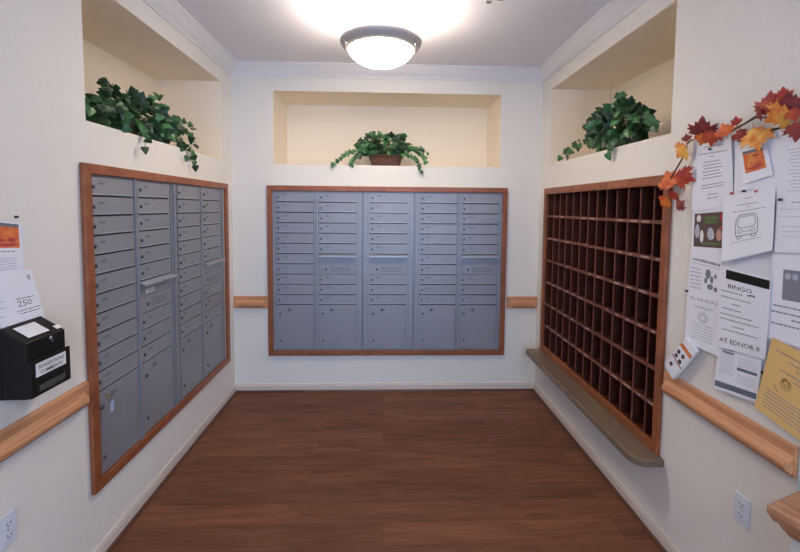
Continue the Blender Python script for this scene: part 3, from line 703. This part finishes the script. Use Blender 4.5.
# leaflet leaning on the rail
p = Paper('leaflet', 'small folded leaflet with orange band leaning on the right chair rail', 'R', .036, [(1.803, 1.083), (1.738, 1.046), (1.878, .866), (1.940, .920)], PAPER2, 'leaflet', curl=0, tilt=.0)
p.block('orange_band', .0, .16, 1., .26, ORG); p.block('red_band', .0, .60, 1., .63, REDP)
m = MB()
for u, v, mi in ((.22, .40, 0), (.62, .38, 1), (.25, .53, 1), (.66, .54, 0), (.35, .80, 1)): p.blob(m, u, v, .13, .055, mi)
m.build('small_pictures', [INK, MAUVE], p.o)
m = MB(); c4 = [p.P(*q) for q in ((0, 0), (1, 0), (1, 1), (0, 1))]
q0 = [(v.x * 1.0, .004, v.z) for v in c4] + [(v.x, .014, v.z - 0.0) for v in c4]
m.v = q0; m.face((0, 1, 2, 3)); m.face((7, 6, 5, 4)); [m.face((i, 4 + i, 4 + (i + 1) % 4, (i + 1) % 4)) for i in range(4)]
m.build('inner_pages', PAPER, p.o)

# left wall poster and letter
p = Paper('event_poster', 'white poster with an orange picture pinned on the left wall', 'L', .003, [(1.372, 1.612), (1.586, 1.583), (1.589, 1.330), (1.372, 1.330)], PAPER, curl=.001)
p.block('picture_print', .10, .045, .93, .36, ORG); p.block('picture_header', .10, .03, .93, .075, NAVY, off=.0006)
m = MB()
for u, v, a, b in ((.55, .26, .14, .022), (.78, .25, .08, .03), (.62, .32, .28, .018), (.3, .30, .12, .02), (.80, .31, .06, .02)): p.blob(m, u, v, a, b, off=.0008)
m.build('picture_figures', REDP, p.o)
p.lines([(.40, .2, .85)], INKG, h=.014, seed=20); p.lines([(.50 + .035 * k_, .55, .85) for k_ in range(8)] + [(.50 + .035 * k_, .08, .5) for k_ in range(8)], INKL, h=.010, seed=21)
p.block('yellow_mark', .55, .80, .78, .86, new_mat('yellow_marker', (.62, .66, .12), .8))
o = pin_h.build('push_pin', PINM, loc=wl('L', 1.562, 1.605, .001), rz=PI/2); tag(o, 'dark push pin above the orange poster on the left wall', 'push pin')
p = Paper('printed_letter', 'white letter reading 250 standing behind the black comment box', 'L', .010, [(1.39, 1.428), (1.611, 1.409), (1.668, 1.195), (1.39, 1.187)], PAPER2, curl=0.001)
p.text('250', .73, .60, .10, .24, INKG, bold=.004); p.lines([(.46, .60, .92), (.66, .58, .98), (.71, .62, .95)], INKG, h=.016, seed=22); p.lines([(.45, .1, .42), (.55, .1, .42), (.68, .1, .4)], INKL, h=.014, seed=23)
m = MB(); p.blob(m, .90, .13, .035, .05); m.build('seal', INKL, p.o)
# comment box
t = thing('comment_box', 'black comment box with a white label on the left wall', 'box', (XL, 1.464, .977), PI/2)   # local x = +y world
W0 = .176
m = MB(); m.v = [(x, y, z) for x in (0, W0) for y, z in ((-.0125, .0), (-.0125, .250), (-.100, .198), (-.100, .140), (-.100, .0))]
m.face((0, 1, 2, 3, 4)); m.face((9, 8, 7, 6, 5)); [m.face((i, 5 + i, 5 + (i + 1) % 5, (i + 1) % 5)) for i in range(5)]
m.build('box_body', BLACKP, t, bevel=.003)
MB().box(0, W0, -.0125, -.0005, 0, .245).build('mounting_plate', BLACKP, t)
m = MB(); m.box(-.002, W0 + .004, -.114, -.101, .003, .132).build('front_pocket', BLACKP, t, bevel=.003)
fp = MB().box(.018, .155, -.1155, -.114, .072, .120).build('label_plate', LABW, t)
def put_text(body, parent, cx, z, h, w, y, mat=INK):
    cu = bpy.data.curves.new('lettering', 'FONT'); cu.body = body; cu.align_x = 'CENTER'; cu.resolution_u = 2; cu.offset = .01
    to = bpy.data.objects.new('lettering', cu); COL.objects.link(to); bpy.context.view_layer.update()
    me = bpy.data.meshes.new_from_object(to.evaluated_get(bpy.context.evaluated_depsgraph_get())); bpy.data.objects.remove(to)
    xs = [q.co.x for q in me.vertices]; w_ = max(xs) - min(xs); c = (max(xs) + min(xs)) / 2
    for q in me.vertices: q.co = Vector((cx + (q.co.x - c) / w_ * w, y, z + q.co.y / .7 * h))
    me.name = 'label_lettering'; me.materials.append(mat); o = bpy.data.objects.new('label_lettering', me); COL.objects.link(o); o.parent = parent
put_text('SUGGESTIONS', fp, .086, .099, .012, .115, -.1159); put_text('COMMENTS', fp, .086, .079, .012, .10, -.1159)
MB().box(.030, .150, -.1150, -.114, .016, .040).build('window', SMOKE, t)
MB().lathe([(0, .003), (.007, .003), (.008, 0)], n=16, axis='y').box(-.003, .003, -.006, 0, -.014, .004).build('hasp', CHROME, t, (.105, -.101, .186))
# papers on the sloping lid
sl = Vector((0, -.0875, -.052)).normalized()
def lid(x0, x1, d0, d1, mat, name, label, parent=None):
    m = MB(); nrm = Vector((0, -.052, .0875)).normalized(); o0 = Vector((0, -.0125, .250)) + nrm * .0025
    for k_ in (0, .0012):
        for x, d in ((x0, d0), (x1, d0), (x1, d1), (x0, d1)): m.v.append(tuple(o0 + Vector((x, 0, 0)) + sl * d + nrm * k_))
    m.face((0, 1, 2, 3)); m.face((7, 6, 5, 4)); [m.face((i, 4 + i, 4 + (i + 1) % 4, (i + 1) % 4)) for i in range(4)]
    return m.build(name, mat, t)
o = lid(.030, .120, .022, .084, LABW, 'lid_label', ''); o['label'] = 'white paper label'
lid(.150, .176, .070, .090, LABW, 'lid_sticker', '')

# ------------------------------------------------------------ outlets
def outlet(label, w, y):
    t = thing('power_outlet', label, 'outlet', wl(w, y, .508, .0004), RZ[w])
    MB().box(-.035, .035, -.006, 0, -.0575, .0575).build('cover_plate', PLATE, t, bevel=.003)
    for dz in (.021, -.021):
        o = MB().box(-.017, .017, -.0085, -.006, dz - .014, dz + .014).build('socket', PLATE, t, bevel=.003)
        MB().box(-.0085, -.006, -.0089, -.0085, dz - .002, dz + .008).box(.006, .0085, -.0089, -.0085, dz - .002, dz + .008).lathe([(0, .0004), (.0028, .0004), (.0028, 0)], (0, -.0085, dz - .008), n=10, axis='y').build('slots', INK, o)
    MB().lathe([(0, .0015), (.003, .001), (.0035, 0)], n=12, axis='y').build('screw', CHROME, t, (0, -.006, 0))
outlet('white power outlet low on the left wall, below the comment box', 'L', 1.470)
outlet('white power outlet low on the right wall, below the chair rail', 'R', 1.505)

# ------------------------------------------------------------ pedestal at the lower right corner
ang = .37
t = thing('pedestal', 'moulded wooden pedestal cap over a carved pale column at the lower right corner', 'pedestal', (0, 0, 0), 0)
cx, cy = 1.17, 1.197          # far left corner of the widest moulding
d1 = Vector((math.cos(ang), math.sin(ang))); d2 = Vector((d1.y, -d1.x)); Wd = .17; ctr = Vector((cx, cy)) + d1 * (Wd / 2) + d2 * (Wd / 2)
t.location = (ctr.x, ctr.y, .006); t.rotation_euler = (0, 0, ang)
def stack(rows, name, mat, bev=0):
    m = MB()
    for hw, z in rows:
        for sx, sy in ((-1, -1), (1, -1), (1, 1), (-1, 1)): m.v.append((sx * hw, sy * hw, z))
    for j in range(len(rows) - 1):
        for i in range(4): i2 = (i + 1) % 4; m.face((j * 4 + i, j * 4 + i2, j * 4 + 4 + i2, j * 4 + 4 + i))
    m.face((3, 2, 1, 0)); m.face([(len(rows) - 1) * 4 + i for i in range(4)]); return m.build(name, mat, t, bevel=bev)
h = Wd / 2
stack([(h - .040, .668), (h - .036, .676), (h - .026, .690), (h - .022, .700), (h - .012, .706), (h - .006, .718), (h, .728), (h, .748), (h - .004, .753), (h - .012, .754), (h - .012, .763), (h - .016, .766), (h - .025, .767), (h - .025, .778), (h - .029, .782)], 'moulded_cap', CAPW, .0015)
stack([(h - .048, .08), (h - .044, .10), (h - .044, .64), (h - .048, .667)], 'carved_shaft', STONE)
stack([(h - .005, .001), (h - .005, .05), (h - .02, .065), (h - .03, .079)], 'base_block', CAPW, .002)

# ------------------------------------------------------------ light, world, camera
w = bpy.data.worlds.new('daylight'); S.world = w; w.use_nodes = True
w.node_tree.nodes['Background'].inputs[0].default_value = (.42, .64, 1., 1); w.node_tree.nodes['Background'].inputs[1].default_value = 2.25
def area(name, loc, rot, sx, sy, e, col):
    l = bpy.data.lights.new(name, 'AREA'); l.shape = 'RECTANGLE'; l.size = sx; l.size_y = sy; l.energy = e; l.color = col
    o = bpy.data.objects.new(name, l); COL.objects.link(o); o.location = loc; o.rotation_euler = rot; return o
area('added_lobby_fill', (.6, -1.2, HC - .03), (0, 0, 0), 1.2, .6, 22, (1, .86, .70))  # added warm fill, no visible fixture; brightens the near walls

cam = bpy.data.cameras.new('camera'); co = bpy.data.objects.new('camera', cam); COL.objects.link(co); S.camera = co
F_, YAW, PIT, ROL, CH, CY = 423.555, .03647, -.06125, .009254, 1.6515, 233.36
f = Vector((math.sin(YAW) * math.cos(PIT), math.cos(YAW) * math.cos(PIT), math.sin(PIT)))
r = Vector((math.cos(YAW), -math.sin(YAW), 0)); u = r.cross(f)
r2 = r * math.cos(ROL) + u * math.sin(ROL); u2 = -r * math.sin(ROL) + u * math.cos(ROL)
M = Matrix((r2, u2, -f)).transposed().to_4x4(); M.translation = (0, 0, CH); co.matrix_world = M
cam.sensor_width = 36; cam.lens = 36 * F_ / 800; cam.shift_y = -(276 - CY) / 800; cam.clip_start = .02
vs = S.view_settings; S.display_settings.display_device = 'sRGB'; vs.view_transform = 'Standard'; vs.look = 'None'; vs.gamma = 1; vs.use_curve_mapping = False; vs.exposure = 0.85
S.cycles.use_denoising = True; S.cycles.max_bounces = 10; S.cycles.diffuse_bounces = 6
